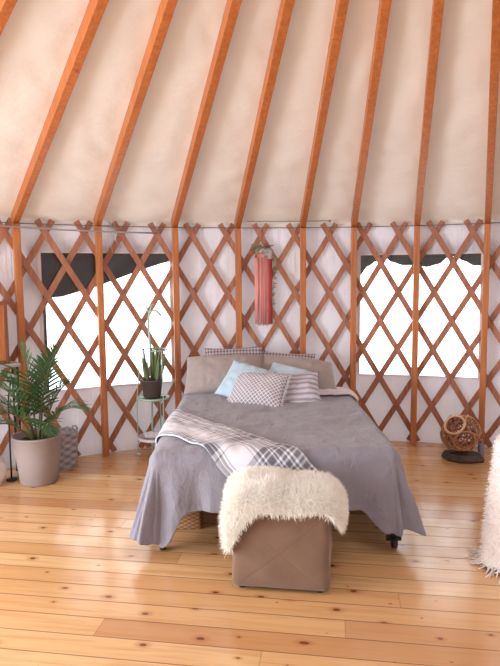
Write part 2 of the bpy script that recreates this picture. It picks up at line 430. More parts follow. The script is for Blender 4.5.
# roof cloth over the rafters, slack between them, with a hanging hem
RAF = [-0.7590, -0.5835, -0.4300, -0.2739, -0.1396, 0.0008, 0.1100, 0.2408, 0.3785]
edges = list(RAF); a = RAF[-1]
while a + 0.137 < RAF[0] + 2*PI - 0.07: a += 0.137; edges.append(a)
edges.append(RAF[0] + 2*PI)
def roof_line(r): return HW + (R-r)/R*(APEX-HW)
ROOF_UP = 0.082
def roof_z(r, az, f):
    sag = 4*f*(1-f)
    low = math.exp(-((R+0.03-r)/0.22)**2)
    z = roof_line(r) + ROOF_UP - 0.022*sag*(1-low) - 0.030*low*sag
    near = math.exp(-((R-r)/1.3)**2)
    wr = 0.013*nz(az*9+r*3.2, r*2.2-az*7, 2.0) + (0.008+0.012*near)*nz(az*13+r*2.0, r*6.5-az*24, 5.0) + (0.004+0.005*near)*nz(az*30+r*4, r*16-az*60, 9.0)
    return z + wr*min(1.0, 4*sag)
bm = NB(); rs = [0.72 + (R+0.045-0.72)*i/74 for i in range(75)]
V = []
for i in range(len(edges)-1):
    for k in range(10):
        f = k/10; az = edges[i] + (edges[i+1]-edges[i])*f
        col = [bm.verts.new(pol(az, r, roof_z(r, az, f))) for r in rs]
        f2 = 4*f*(1-f)
        col.append(bm.verts.new(pol(az, R+0.055, roof_z(R+0.045, az, f)-0.012)))
        col.append(bm.verts.new(pol(az, R+0.040, 2.128 - 0.006*f2 + 0.004*nz(az*40, 0))))
        col.append(bm.verts.new(pol(az, R+0.060, 2.123 - 0.006*f2)))
        V.append(col)
grid_faces(bm, V, False, True)
struct('ceiling', bm, M['canvas'])
# wooden ring at the top of the tent
bm = NB(); add_ring(bm, (CX, CY, roof_line(0.72)+0.02), (0, 0, 1), 0.72, 0.06, 48, 8)
struct('trim_1', bm, M['rafter'])

# ================================================================== THE TENT'S FRAME
lat = thing('wall_lattice', 'reddish brown crisscross wooden lattice standing against the white cloth wall', 'lattice', pol(-0.1, R, 0))
inv = Matrix.Translation(-lat.location)
DTH, PH, Z0, DZ = 0.0734, -0.5294, 2.053, 0.2794
def slat(az0, sgn, r):
    bm = NB(); n = 18; t0, t1 = -0.40, 7.27
    pts = []
    for i in range(n+1):
        t = t0 + (t1-t0)*i/n; pts.append((az0 + sgn*DTH/2*t, Z0 - DZ*t))
    hw, th = 0.026, 0.006
    ln = math.hypot(R*DTH/2, DZ); ax, azv = sgn*R*DTH/2/ln, -DZ/ln
    rings = []
    for i, (a, z) in enumerate(pts):
        da, dz = -azv*hw/R, ax*hw
        ring = [(a+da, z+dz, r-th), (a+da, z+dz, r+th), (a-da, z-dz, r+th), (a-da, z-dz, r-th)]
        rings.append([bm.verts.new(inv @ pol(p, q, max(0.004, s))) for p, s, q in ring])
    for i in range(n):
        for k in range(4): bm.faces.new((rings[i][k], rings[i][(k+1) % 4], rings[i+1][(k+1) % 4], rings[i+1][k]))
    bm.faces.new(rings[0][::-1]); bm.faces.new(rings[-1]); bmesh.ops.recalc_face_normals(bm, faces=bm.faces)
    obj('slat', bm, M['slat'], lat, False)
for i in range(-6, 14): slat(PH + DTH*i, 1, R-0.012)
for i in range(-3, 19): slat(PH + DTH*i, -1, R+0.002)

ORD = ['', 'leftmost', 'second from the left', 'third from the left', 'fourth from the left', 'fifth from the left', 'sixth from the left', 'second from the right', 'rightmost']
POSTL = ['amber wooden wall post at the far left beyond the palm and out of the light', 'amber wooden post at the left edge, beside the dark end of the palm window',
         'amber wooden post crossing the left window, between palm and plant stand', 'amber wooden post at the right side of the left window, beside the plant stand',
         'amber wooden post rising behind the left bed pillow, left of the pink hanging', 'amber wooden post rising behind the bed, right of the pink hanging',
         'amber wooden post at the left side of the right window, beside the bed', 'amber wooden post crossing the middle of the right window',
         'amber wooden post at the right side of the right window, behind the rattan ball']
RAFL = ['stained rafter cut off in the top left corner of the photo', 'orange stained rafter meeting the post at the left edge of the wall', 'orange stained rafter meeting the post that crosses the left window',
        'orange stained rafter above the post beside the plant stand', 'orange stained rafter above the post just left of the pink hanging', 'orange stained rafter above the post just right of the pink hanging',
        'orange stained rafter above the left side of the right window', 'orange stained rafter above the middle of the right window', 'orange stained rafter at the right edge of the photo']
for i, a in enumerate(RAF):
    out = pol(a, 1) - pol(a, 0)
    bm = NB(); base = pol(a, R-0.052, 0)
    add_box(bm, Vector((0, 0, (HW-0.01)/2)), (0.056, 0.066, HW-0.01), Matrix.Rotation(-a, 3, 'Z'), 0.004)
    if i:
        o = obj('wall_post', bm, M['post'], None, False, base)
        tag(o, POSTL[i], 'post', 'wall posts')
    else: bm.free()
    bm = NB(); p0 = pol(a, R-0.005, roof_line(R-0.005)+0.022); p1 = pol(a, 0.74, roof_line(0.74)+0.022)
    d = (p1-p0)
    add_beam(bm, Vector((0, 0, 0)), d, 0.054, 0.096, Vector((0, 0, 1)), 0.004)
    o = obj('roof_rafter', bm, M['rafter'], None, False, p0)
    tag(o, RAFL[i], 'rafter', 'roof rafters')

# cable round the top of the lattice, the metal rod on the left, a thin wire and loose cords
def arc(a0, a1, r, z, n=40, sag=0.0): return [pol(a0+(a1-a0)*i/n, r, z - sag*4*(i/n)*(1-i/n)) for i in range(n+1)]
bm = NB(); add_tube(bm, arc(-0.95, 0.75, R-0.022, 2.128, 60), 0.0045, 6)
tag(obj('eave_cable', bm, M['cable']), 'thin dark steel cable running round the top of the lattice', 'cable')
bm = NB(); add_tube(bm, [pol(-0.90, R-0.10, 2.095), pol(-0.62, R-0.100, 2.093), pol(-0.50, R-0.098, 2.078), pol(-0.40, R-0.098, 2.070), pol(-0.31, R-0.098, 2.066)], 0.008, 8)
tag(obj('metal_rod', bm, M['steel']), 'grey metal rod across the top of the lattice above the left window', 'rod')
bm = NB(); add_tube(bm, arc(-0.12, 0.058, R-0.065, 2.188, 20, 0.003), 0.0035, 6); add_tube(bm, [pol(0.058, R-0.065, 2.195), pol(0.058, R-0.065, 2.175)], 0.009, 8)
tag(obj('thin_wire', bm, M['cable']), 'short thin wire along the roof hem above the pink hanging', 'wire')
bm = NB()
for k, (da, zb) in enumerate(((0.0, 1.88), (0.008, 1.93))):
    add_tube(bm, [pol(-0.408+da, R-0.05, 2.17), pol(-0.404+da, R-0.055, 2.10), pol(-0.407+da*1.4, R-0.05, 2.0), pol(-0.402+da*2, R-0.05, zb)], 0.004, 6)
tag(obj('hanging_cord', bm, M['steel']), 'pair of thin grey cords hanging by the post in the left window', 'cord')

# window covers hanging outside
def flap(name, lower, ztop, mat, r0, label, belly, soft=True):
    bm = NB(); n = 60; m = 9
    a0, a1 = lower[0][0], lower[-1][0]
    def low(a):
        for (p, zp), (q, zq) in zip(lower, lower[1:]):
            if p <= a <= q + 1e-9:
                t = (a-p)/(q-p); t = t*t*(3-2*t) if soft else t; return zp + (zq-zp)*t
        return lower[-1][1]
    O = pol((a0+a1)/2, r0, 1.6); A = []; B = []
    for i in range(n+1):
        a = a0 + (a1-a0)*i/n; zl = low(a); ca = []; cb = []
        for j in range(m+1):
            t = j/m; z = ztop + (zl-ztop)*t
            rr = r0 + belly*math.sin(PI*t)*1.0 + 0.012*nz(a*22, t*3, 4.0)
            ca.append(bm.verts.new(pol(a, rr, z) - O)); cb.append(bm.verts.new(pol(a, rr+0.012, z) - O))
        A.append(ca); B.append(cb)
    grid_faces(bm, A); grid_faces(bm, B, True)
    for i in range(n):
        bm.faces.new((A[i][-1], A[i+1][-1], B[i+1][-1], B[i][-1])); bm.faces.new((A[i][0], B[i][0], B[i+1][0], A[i+1][0]))
    for E_ in (0, n):
        for j in range(m): bm.faces.new((A[E_][j], A[E_][j+1], B[E_][j+1], B[E_][j]))
    bmesh.ops.recalc_face_normals(bm, faces=bm.faces)
    return tag(obj(name, bm, mat, None, True, O), label, 'window cover')
flap('window_cover', [(-0.575, 1.475), (-0.50, 1.490), (-0.43, 1.58), (-0.35, 1.715), (-0.30, 1.79), (-0.255, 1.84)], 1.97, M['flap'], R+0.085,
     'black tarp cover hanging slantwise outside the left window', 0.04, False)
flap('window_cover', [(0.10, 1.63), (0.124, 1.655), (0.142, 1.75), (0.160, 1.80), (0.176, 1.845), (0.190, 1.79), (0.215, 1.755), (0.245, 1.755), (0.262, 1.735),
                      (0.285, 1.76), (0.308, 1.835), (0.318, 1.835), (0.335, 1.79), (0.355, 1.745), (0.40, 1.72)], 1.96, M['flap2'], R+0.085,
     'dark scalloped tarp cover bunched up outside the right window', 0.03)
bm = NB(); add_beam(bm, (0, 0, 0), (0, 0, 0.86), 0.05, 0.012, Vector((0, 1, 0)), 0.003)
tag(obj('window_strap', bm, M['flap'], None, False, pol(-0.5365, R+0.06, 0.64), (0, 0, 0.5365)), 'narrow black strap hanging down the left side of the left window', 'strap')

# ================================================================== THE BED
BX0, BX1, BY0, BY1, BZ = -0.615, 0.905, 3.345, 5.50, 0.625
bed = thing('bed', 'wide bed with grey bedding in the middle of the room against the lattice', 'bed', ((BX0+BX1)/2, BY0, 0))
L = bed.location
def rel(x, y, z): return Vector((x, y, z)) - L
bm = NB(); add_box(bm, rel((BX0+BX1)/2, (BY0+BY1)/2, 0.455), (BX1-BX0-0.02, BY1-BY0-0.02, 0.27), None, 0.06, 4); obj('mattress', bm, M['sheet'], bed)
bm = NB(); add_box(bm, rel((BX0+BX1)/2, BY1-0.36, 0.50), (BX1-BX0+0.006, 0.75, 0.205), None, 0.055, 4); obj('fitted_sheet', bm, M['sheet'], bed)
bm = NB()
for x in (BX0+0.05, BX1-0.05): add_beam(bm, rel(x, BY0+0.03, 0.285), rel(x, BY1-0.03, 0.285), 0.04, 0.06)
for y in (BY0+0.05, (BY0+BY1)/2, BY1-0.05): add_beam(bm, rel(BX0+0.05, y, 0.285), rel(BX1-0.05, y, 0.285), 0.04, 0.06)
obj('bed_frame', bm, M['bedmetal'], bed, False)
for x in (BX0+0.06, BX1-0.045):
    for y in (BY0+0.07, BY1-0.08):
        bm = NB(); add_beam(bm, rel(x, y, 0.075), rel(x, y, 0.26), 0.04, 0.04); lg = obj('leg', bm, M['bedmetal'], bed, False)
        bm = NB(); b2 = 0.038
        add_lathe(bm, [(0.0, -0.016), (b2-0.006, -0.016), (b2, -0.010), (b2, 0.010), (b2-0.006, 0.016), (0.0, 0.016)], (0, 0, 0), 20)
        bmesh.ops.rotate(bm, verts=bm.verts, matrix=Matrix.Rotation(PI/2, 3, 'Y')); bmesh.ops.translate(bm, verts=bm.verts, vec=rel(x+0.01, y-0.01, b2))
        add_beam(bm, rel(x-0.018, y, 0.04), rel(x-0.018, y, 0.085), 0.006, 0.04); add_beam(bm, rel(x+0.038, y, 0.04), rel(x+0.038, y, 0.085), 0.006, 0.04)
        add_beam(bm, rel(x-0.02, y, 0.082), rel(x+0.04, y, 0.082), 0.04, 0.012)
        obj('caster', bm, M['black'], lg)

# cloth laid over a block: flat cloth coordinates -> folded 3-D position
class Drape:
    def __init__(s, x0, x1, y0, y1, z, r, flare, fold, ymax=None, seed=0.0, press=None):
        s.__dict__.update(locals())
    def at(s, u, v, lift=0.0):
        r = s.r
        cx = min(max(u, s.x0+r), s.x1-r); cy = max(v, s.y0+r)
        if s.ymax: cy = min(cy, s.ymax-r)
        ox, oy = u-cx, v-cy; e = math.hypot(ox, oy)
        puff = 0.018*nz(u*2.6, v*2.6, s.seed) + 0.011*nz(u*6+v*2, v*4-u*3, s.seed+3) + 0.007*nz(u*15+v*9, v*9-u*8, s.seed+5) + 0.003*nz(u*34-v*8, v*22+u*12, s.seed+6)
        if e < 1e-6: return Vector((u, v, s.z + puff + lift))
        nx, ny = ox/e, oy/e
        ang = min(e/r, PI/2); k = ang/(PI/2)
        out = r*math.sin(ang); dz = r*(1-math.cos(ang)); drop = max(0.0, e - r*PI/2)
        corner = 4*nx*nx*ny*ny
        # perimeter position drives the hanging folds
        per = cx*1.0 - cy*1.0 + math.atan2(nx, -ny)*0.55
        fl = s.flare*(0.5 + 0.5*corner)
        amp = s.fold*min(1.0, drop/0.25)*(1+0.6*corner)
        w = math.sin(per*19 + 2.6*nz(per*2.3, 0.3, s.seed)) * 0.8 + 1.1*nz(per*8, drop*1.2, s.seed+7) + 0.5*nz(per*22, drop*3, s.seed+9)
        o = out + fl*drop*(0.8+0.5*drop) + amp*w
        if s.press and ny < -0.7 and o > r:
            k2 = max(0.0, min(1.0, min(cx-s.press[0], s.press[1]-cx)/0.12)); o = r + (o-r)*(1-0.95*k2)
        z = s.z - dz - drop*math.cos(math.atan(fl)) + puff*(1-k)
        p = Vector((cx + nx*(o+lift*math.sin(ang)), cy + ny*(o+lift*math.sin(ang)), z + lift*math.cos(ang)))
        if p.z < 0.012 + lift: 
            ov = 0.012 + lift - p.z; p.z = 0.012 + lift + 0.02*abs(nz(u*9, v*9, 4)); p.x += nx*ov*0.35; p.y += ny*ov*0.35
        return p
DU = Drape(BX0, BX1, BY0, BY1+1, BZ, 0.075, 0.34, 0.024, None, 1.0, (-0.16, 0.48))
def duvet_edge(u): return 4.93 + 0.02*nz(u*4, 0, 0)
def sstep(a, b, x):
    t = max(0.0, min(1.0, (x-a)/(b-a))); return t*t*(3-2*t)
RI = 0.075; PATH = []          # (inner path point, outward direction, how far the cloth reaches past it, inner end)
UC = (BX0+BX1)/2; VC = BY0 + 0.75
ARC = RI*PI/2
def front_reach(x):
    return ARC + 0.285 + 0.035*nz(x*3.3, 4.4) + 0.018*nz(x*11, 1.4) + 0.20*(1-sstep(BX0+0.085, BX0+0.23, x)) + 0.13*sstep(BX1-0.27, BX1-0.10, x)
def side_reach(v, left):
    return ARC + (0.40 if left else 0.41) + 0.03*nz(v*3.0, 7.7+left*3) + 0.015*nz(v*10, 2.2)
for i in range(60):
    v = 5.12 + (BY0+RI-5.12)*i/60; PATH.append((Vector((BX0+RI, v)), Vector((-1, 0)), side_reach(v, 1), Vector((UC, max(v, VC)))))
l0 = side_reach(BY0+RI, 1); l1 = front_reach(BX0+RI)
for i in range(34):
    f = i/34; a = PI + PI/2*f; l = (l0*(1-sstep(0, 0.45, f)) + 0.560*sstep(0, 0.45, f))*(1-sstep(0.7, 1, f)) + l1*sstep(0.7, 1, f)
    PATH.append((Vector((BX0+RI, BY0+RI)), Vector((math.cos(a), math.sin(a))), l + 0.012*math.sin(f*19), Vector((UC, VC))))
for i in range(90):
    x = BX0+RI + (BX1-BX0-2*RI)*i/90; PATH.append((Vector((x, BY0+RI)), Vector((0, -1)), front_reach(x), Vector((UC, VC))))
l0 = front_reach(BX1-RI); l1 = side_reach(BY0+RI, 0)
for i in range(34):
    f = i/34; a = -PI/2 + PI/2*f; l = (l0*(1-sstep(0, 0.4, f)) + 0.525*sstep(0, 0.4, f))*(1-sstep(0.6, 1, f)) + l1*sstep(0.6, 1, f)
    PATH.append((Vector((BX1-RI, BY0+RI)), Vector((math.cos(a), math.sin(a))), l + 0.015*math.sin(f*15), Vector((UC, VC))))
for i in range(61):
    v = BY0+RI + (5.12-BY0-RI)*i/60; PATH.append((Vector((BX1-RI, v)), Vector((1, 0)), side_reach(v, 0), Vector((UC, max(v, VC)))))
bm = NB(); V = []
for p, d, l, c in PATH:
    col = []
    for j in range(36): q = c + (p-c)*j/36; col.append(bm.verts.new(DU.at(q.x, q.y)))
    for j in range(41): q = p + d*(l*j/40); col.append(bm.verts.new(DU.at(q.x, q.y)))
    V.append(col)
grid_faces(bm, V)
bmesh.ops.remove_doubles(bm, verts=bm.verts, dist=0.0008)
bmesh.ops.recalc_face_normals(bm, faces=bm.faces)
if sum(f.normal.z for f in bm.faces) < 0: bmesh.ops.reverse_faces(bm, faces=bm.faces)
dv = obj('duvet', bm, M['duvet'])
tag(dv, 'rumpled grey linen duvet draped over the bed down to the floor at its corners', 'duvet')
sm = dv.modifiers.new('thickness', 'SOLIDIFY'); sm.thickness = 0.014; sm.offset = -0.6
sub = dv.modifiers.new('smooth', 'SUBSURF'); sub.levels = 1; sub.render_levels = 1
# the turned-back, pale underside at the head end of the duvet
bm = NB(); V = []
for i in range(41):
    u = 0.42 + (BX1+0.02-0.42)*i/40
    col = []
    for j in range(25):
        t = j/24
        v = 4.90 + 0.02*nz(u*4, 0) + 0.23*t
        z = 0.016 + 0.020*math.sin(min(1, t*1.25)*PI)**0.6*(1+0.4*nz(u*5, t*2)) + 0.010*math.sin(t*22 + u*1.5)*(0.4+0.6*max(0, min(1, (u-0.3)*2)))
        if t > 0.8: z -= (t-0.8)*0.20
        col.append(bm.verts.new(DU.at(u, v, z)))
    V.append(col)
grid_faces(bm, V)
fo = obj('turned_back_edge', bm, M['sheet'], dv); fo['label'] = 'pale lilac underside folded back beside the right pillow'
s2 = fo.modifiers.new('thickness', 'SOLIDIFY'); s2.thickness = 0.012; s2.offset = -0.6

# plaid throw laid diagonally over the foot of the bed
bm = NB(); uvl = bm.loops.layers.uv.new('UVMap')
AX1 = Vector((0.68, -0.733)); AX2 = Vector((0.733, 0.68))
n0 = 2.10; u0 = -3.60; TW = 0.41
V = []; UVc = {}
for i in range(111):
    U = 0.02 + (1.56-0.02)*i/110; col = []
    for j in range(29):
        vv = TW*j/28
        wob = 0.012*nz(U*5, 2.2)*(1 if j in (0, 28) else 0.6)
        skew = 0.0
        if U < 0.5: skew = (0.5-U)*0.10*(j/28)
        f = AX1*(u0+U) + AX2*(n0 + vv + wob + skew)
        p = DU.at(f.x, f.y, 0.017 + 0.005*nz(U*8, vv*12))
        bv = bm.verts.new(p); UVc[bv] = (U, vv); col.append(bv)
    V.append(col)
grid_faces(bm, V)
for f in bm.faces:
    for l in f.loops: l[uvl].uv = UVc[l.vert]
th = obj('plaid_throw', bm, M['plaid']); tag(th, 'white and grey plaid throw laid across the left foot corner of the bed', 'throw blanket')
s3 = th.modifiers.new('thickness', 'SOLIDIFY'); s3.thickness = 0.008; s3.offset = 1.0

# pillows and cushions
def pillow_mesh(w, h, t, seed, puff=1.0, nu=44, nv=36, taper=(0, 0)):
    bm = NB(); uvl = bm.loops.layers.uv.new('UVMap'); fr = {}; uvs = {}
    rows = {1: [], -1: []}
    for i in range(nu+1):
        a = -1 + 2*i/nu
        for sgn in (1, -1): rows[sgn].append([])
        for j in range(nv+1):
            b = -1 + 2*j/nv
            pinch = 1 - 0.055*(1-b*b)*abs(a)**6; pinch2 = 1 - 0.07*(1-a*a)*abs(b)**6
            x = a*w/2*pinch*(1 - taper[a > 0]*(b+1)/2*(0.4+0.6*(b+1)/2)); y = b*h/2*pinch2*(1-0.5*taper[a > 0]*max(0, abs(a)-0.5))
            prof = max(0.0, (1-abs(a)**2.4)*(1-abs(b)**2.4))**0.55
            edge = i in (0, nu) or j in (0, nv)
            for sgn in (1, -1):
                if edge and sgn == -1: rows[-1][i].append(rows[1][i][j]); continue
                z = sgn*t/2*prof*puff + (0.010*nz(x*9, y*9, seed) + 0.007*nz(x*22, y*18, seed+4))*min(1, prof*2)
                v = bm.verts.new((x, y, z)); uvs[v] = (a*w/2/0.4+0.5, b*h/2/0.4+0.5); rows[sgn][i].append(v)
    for sgn in (1, -1):
        V = rows[sgn]
        for i in range(nu):
            for j in range(nv):
                q = (V[i][j], V[i+1][j], V[i+1][j+1], V[i][j+1])
                bm.faces.new(q if sgn == 1 else q[::-1])
    for f in bm.faces:
        for l in f.loops: l[uvl].uv = uvs[l.vert]
    return bm
def pillow_rot(yaw, tilt, spin):
    return (Matrix.Rotation(yaw, 4, 'Z') @ Matrix.Rotation(tilt, 4, 'X') @ Matrix.Rotation(spin, 4, 'Z')).to_euler()
D = math.radians
def pillow(name, w, h, t, loc, yaw, tilt, spin, mat, label, cat='pillow', group=None, seed=0.0, taper=(0, 0)):
    o = obj(name, pillow_mesh(w, h, t, seed, taper=taper), mat, None, True, loc, pillow_rot(D(yaw), D(tilt), D(spin)))
    return tag(o, label, cat, group)
pillow('bed_pillow', 0.56, 0.46, 0.14, (-0.150, 5.455, 0.775), 0, 66, 2, M['check'], 'grey checked pillow standing behind the left taupe pillow', 'pillow', 'checked pillows at the wall', 3)
pillow('bed_pillow', 0.56, 0.44, 0.14, (0.330, 5.46, 0.735), -3, 62, -4, M['check'], 'grey checked pillow peeping out behind the right taupe pillow', 'pillow', 'checked pillows at the wall', 4)
pillow('bed_pillow', 0.74, 0.42, 0.22, (-0.235, 5.215, 0.775), 2, 46, 1, M['taupe'], 'plain taupe bed pillow leaning at the left side of the bed', 'pillow', 'taupe bed pillows', 1, (0.06, 0.0))
pr = pillow('bed_pillow', 0.76, 0.41, 0.22, (0.435, 5.215, 0.752), -4, 42, -6, M['taupe'], 'plain taupe bed pillow slumping at the right side of the bed', 'pillow', 'taupe bed pillows', 2, (0.0, 0.24))
pillow('cushion', 0.40, 0.40, 0.13, (-0.045, 4.930, 0.750), -6, 42, -20, M['aqua'], 'plain pale aqua cushion behind the left of the diamond cushion', 'cushion', 'plain aqua cushions', 5)
pillow('cushion', 0.42, 0.36, 0.13, (0.315, 4.995, 0.745), -12, 38, -17, M['aqua'], 'plain pale aqua cushion behind the striped cushion on the right', 'cushion', 'plain aqua cushions', 6)
st = pillow('cushion', 0.42, 0.41, 0.16, (0.378, 4.815, 0.683), -14, 40, 12, M['stripe'], 'lilac striped cushion leaning at the right of the cushion heap', 'cushion', None, 7)
dm = pillow('cushion', 0.48, 0.37, 0.16, (0.062, 4.765, 0.712), -24, 42, 2, M['diamond'], 'white cushion with lilac diamond pattern and fringed edge, front of the heap', 'cushion', None, 8)
for s in (-1, 1):      # white fringe down each short side
    bm = NB()
    for k in range(46):
        y = -0.172 + 0.344*k/45
        x = s*0.228; q = Vector((s*(0.022+0.010*rnd.random()), 0.008*rnd.uniform(-1, 1), 0.010*rnd.uniform(-1, 1)))
        add_tube(bm, [(x, y, 0), Vector((x, y, 0))+q*0.5, Vector((x, y, 0))+q], [0.0035, 0.003, 0.001], 4)
    f = obj('fringe', bm, M['white'], dm); f['label'] = 'white thread fringe'

# woven storage box under the bed
bx = thing('storage_basket', 'small brown wicker box stored under the left foot end of the bed', 'basket', (-0.435, 3.80, 0))
bm = NB(); add_box(bm, (0, 0, 0.10), (0.20, 0.24, 0.20), None, 0.012, 2); obj('body', bm, M['wicker'], bx)
bm = NB(); add_box(bm, (0, 0, 0.207), (0.212, 0.252, 0.03), None, 0.01, 2); obj('lid', bm, M['wicker'], bx)

# ================================================================== OTTOMAN AND SHEEPSKIN
OY = -0.142
ow, od, oh = 0.515, 0.385, 0.438
oc = Vector((0.1455, 2.902, 0)) + Vector((math.sin(-OY), math.cos(OY), 0))*(od/2)
ot = thing('ottoman', 'square brown suede ottoman at the foot of the bed under a sheepskin', 'ottoman', oc, OY)
def soft_box(w, d, h, z0, n=22):
    bm = NB(); bmesh.ops.create_cube(bm, size=1.0); bmesh.ops.subdivide_edges(bm, edges=bm.edges, cuts=n, use_grid_fill=True)
    for v in bm.verts:
        x, y, z = v.co*2; r = 0.10
        q = Vector((x, y, z)); c = Vector(tuple(max(-1+r, min(1-r, t)) for t in q)); e = q-c
        if e.length > 1e-6: q = c + e.normalized()*min(e.length, r)
        b = 0.022
        x2 = q.x*(w/2 + b*(1-y*y)*(1-z*z)*0.4 - 0.008*(q.z > 0)*q.z); y2 = q.y*(d/2 + b*(1-x*x)*(1-z*z)*0.8)
        v.co = (x2 + 0.006*nz(x*2, y*2, z*2+3), y2 + 0.006*nz(x*2+5, y*2, z*2), z0 + (q.z+1)/2*h)
    return bm
obj('seat_cube', soft_box(ow, od, oh-0.02, 0.02), M['suede'], ot)
bm = NB(); add_box(bm, (0, 0, 0.022), (ow-0.05, od-0.05, 0.02), None, 0.004); obj('base_board', bm, M['black'], ot)
for sx in (-1, 1):
    for sy in (-1, 1):
        bm = NB(); add_lathe(bm, [(0.0, 0), (0.018, 0), (0.020, 0.016), (0.0, 0.016)], (sx*(ow/2-0.05), sy*(od/2-0.05), 0), 14); obj('foot', bm, M['black'], ot)

def add_strands(bm, pts, length, width, droop, seed, seg=3):
    """a pile of thin curved woollen locks on (point, normal) pairs"""
    r = random.Random(seed)
    for p, n in pts:
        l = length*(0.6+0.8*r.random())
        side = n.cross(Vector((r.uniform(-1, 1), r.uniform(-1, 1), r.uniform(-1, 1))))
        if side.length < 1e-3: continue
        side.normalize(); d = (n*1.0 + Vector((r.uniform(-1, 1), r.uniform(-1, 1), r.uniform(-1, 1)))*0.75).normalized()
        cur = Vector(p) - n*0.004; prev = None; curl = Vector((r.uniform(-1, 1), r.uniform(-1, 1), r.uniform(-1, 1)))*0.35
        for k in range(seg+1):
            w = width*(1 - 0.75*k/seg)
            a, b = bm.verts.new(cur + side*w/2), bm.verts.new(cur - side*w/2)
            if prev: bm.faces.new((prev[0], a, b, prev[1]))
            prev = (a, b); cur = cur + d*(l/seg); d = (d + Vector((0, 0, -droop/seg)) + curl/seg).normalized()
            if cur.z < 0.006: cur.z = 0.006
def surf_points(V, n, seed, keep=lambda p: True):
    """random (point, normal) pairs over a grid of vertices"""
    r = random.Random(seed); q = []; acc = 0; cum = []
    for i in range(len(V)-1):
        for j in range(len(V[0])-1):
            a, b, c, d = V[i][j].co, V[i+1][j].co, V[i+1][j+1].co, V[i][j+1].co
            nn = (c-a).cross(d-b); ar = nn.length/2
            if ar < 1e-9: continue
            acc += ar; cum.append(acc); q.append((a, b, c, d, nn.normalized()))
    import bisect
    out = []
    for _ in range(n):
        k = min(len(q)-1, bisect.bisect(cum, r.random()*acc)); a, b, c, d, nn = q[k]; s, t = r.random(), r.random()
        p = (a*(1-s)+b*s)*(1-t) + (d*(1-s)+c*s)*t
        if keep(p): out.append((p, nn))
    return out
SK = Drape(-ow/2-0.038, ow/2+0.046, -od/2-0.016, od/2+0.012, oh+0.086, 0.095, 0.10, 0.006, od/2+0.012, 9.0)
def skin_edge(th):
    """how far the hide reaches from the middle, by direction"""
    def lobe(c, w, h):
        d = (th-c+PI) % (2*PI) - PI; return h*math.exp(-abs(d/w)**3.2)
    c, s = math.cos(th), math.sin(th)
    box = 1.0/max(abs(c)/(ow/2), abs(s)/(od/2))
    return box + 0.060 + lobe(-PI+0.78, 0.25, 0.235) + lobe(-0.16, 0.42, 0.15) + lobe(PI*0.93, 0.3, 0.05) + lobe(PI/2, 0.5, -0.03) + 0.012*nz(c*4, s*4, 2)
bm = NB(); V = []
for i in range(97):
    th_ = 2*PI*i/96; rr = skin_edge(th_)
    V.append([bm.verts.new(SK.at(math.cos(th_)*rr*max(0.02, j/26), math.sin(th_)*rr*max(0.02, j/26), 0.004+0.028*(1-(j/26)**4)*0.6+0.018*nz(math.cos(th_)*rr*j/26*6, math.sin(th_)*rr*j/26*6, 6))) for j in range(27)])
grid_faces(bm, V)
pts = surf_points(V, 40000, 5)
cz = Vector((0, 0, oh*0.4))
pts = [(p, n if n.dot(p-cz) > 0 else -n) for p, n in pts]
add_strands(bm, pts, 0.034, 0.0034, 0.7, 3)
sk = obj('sheepskin', bm, M['fur'], None, True, oc, (0, 0, OY)); tag(sk, 'thick cream sheepskin thrown over the top of the brown ottoman', 'sheepskin')

# ================================================================== POTTED PALM AND THE LEFT SIDE
PP = Vector((-1.742, 4.635, 0))
pa = thing('potted_palm', 'green feathery palm in a plain taupe pot on the floor at the left', 'palm', PP)
bm = NB(); add_lathe(bm, [(0.0, 0.0), (0.142, 0.0), (0.150, 0.008), (0.176, 0.22), (0.197, 0.378), (0.203, 0.384), (0.203, 0.394), (0.190, 0.396), (0.184, 0.385), (0.178, 0.33), (0.0, 0.33)], (0, 0, 0), 44); obj('pot', bm, M['pot'], pa)
bm = NB(); add_lathe(bm, [(0.0, 0.352), (0.08, 0.350), (0.150, 0.343), (0.179, 0.338)], (0, 0, 0), 30)
for v in bm.verts: v.co.z += 0.008*nz(v.co.x*20, v.co.y*20)
obj('soil', bm, M['soil'], pa)
def frond(p0, p1, p2, nl, ll, seed, start=0.22, droop=0.5, wid=0.017):
    r = random.Random(seed); p0, p1, p2 = Vector(p0), Vector(p1), Vector(p2)
    bm = NB(); N = 22; P = [bez(p0, p1, p2, i/N) for i in range(N+1)]
    add_tube(bm, P, [0.0075*(1-0.8*i/N)+0.001 for i in range(N+1)], 6)
    for f in bm.faces: f.material_index = 1
    for k in range(nl):
        t = start + (1-start)*(k+0.5)/nl
        p = bez(p0, p1, p2, t); d = (bez(p0, p1, p2, min(1, t+0.02)) - bez(p0, p1, p2, t-0.02)).normalized()
        side = d.cross(Vector((0, 0, 1)))
        if side.length < 0.15: side = d.cross(Vector((0.2, -1, 0)))
        side.normalize(); upv = side.cross(d)
        env = math.sin(PI*min(1, max(0.0, (t-start)/(1-start)*0.80+0.17)))**0.7
        for s in (-1, 1):
            L_ = ll*env*(0.85+0.3*r.random()); a = D(56 - 30*(t-start)/(1-start) + r.uniform(-6, 6))
            dd = (d*math.cos(a) + side*(s*math.sin(a)) + upv*0.28).normalized(); cur = p.copy(); prev = None; n = 6
            for q in range(n+1):
                w = wid*(math.sin(PI*(0.10+0.88*q/n))**0.7); wv = dd.cross(upv); wv.normalize(); fold = upv*w*0.25
                row = [bm.verts.new(cur - wv*w/2 + fold), bm.verts.new(cur), bm.verts.new(cur + wv*w/2 + fold)]
                if prev:
                    for z in range(2): bm.faces.new((prev[z], prev[z+1], row[z+1], row[z]))
                prev = row; cur = cur + dd*(L_/n); dd = (dd + Vector((0, 0, -droop/n))).normalized()
    return bm
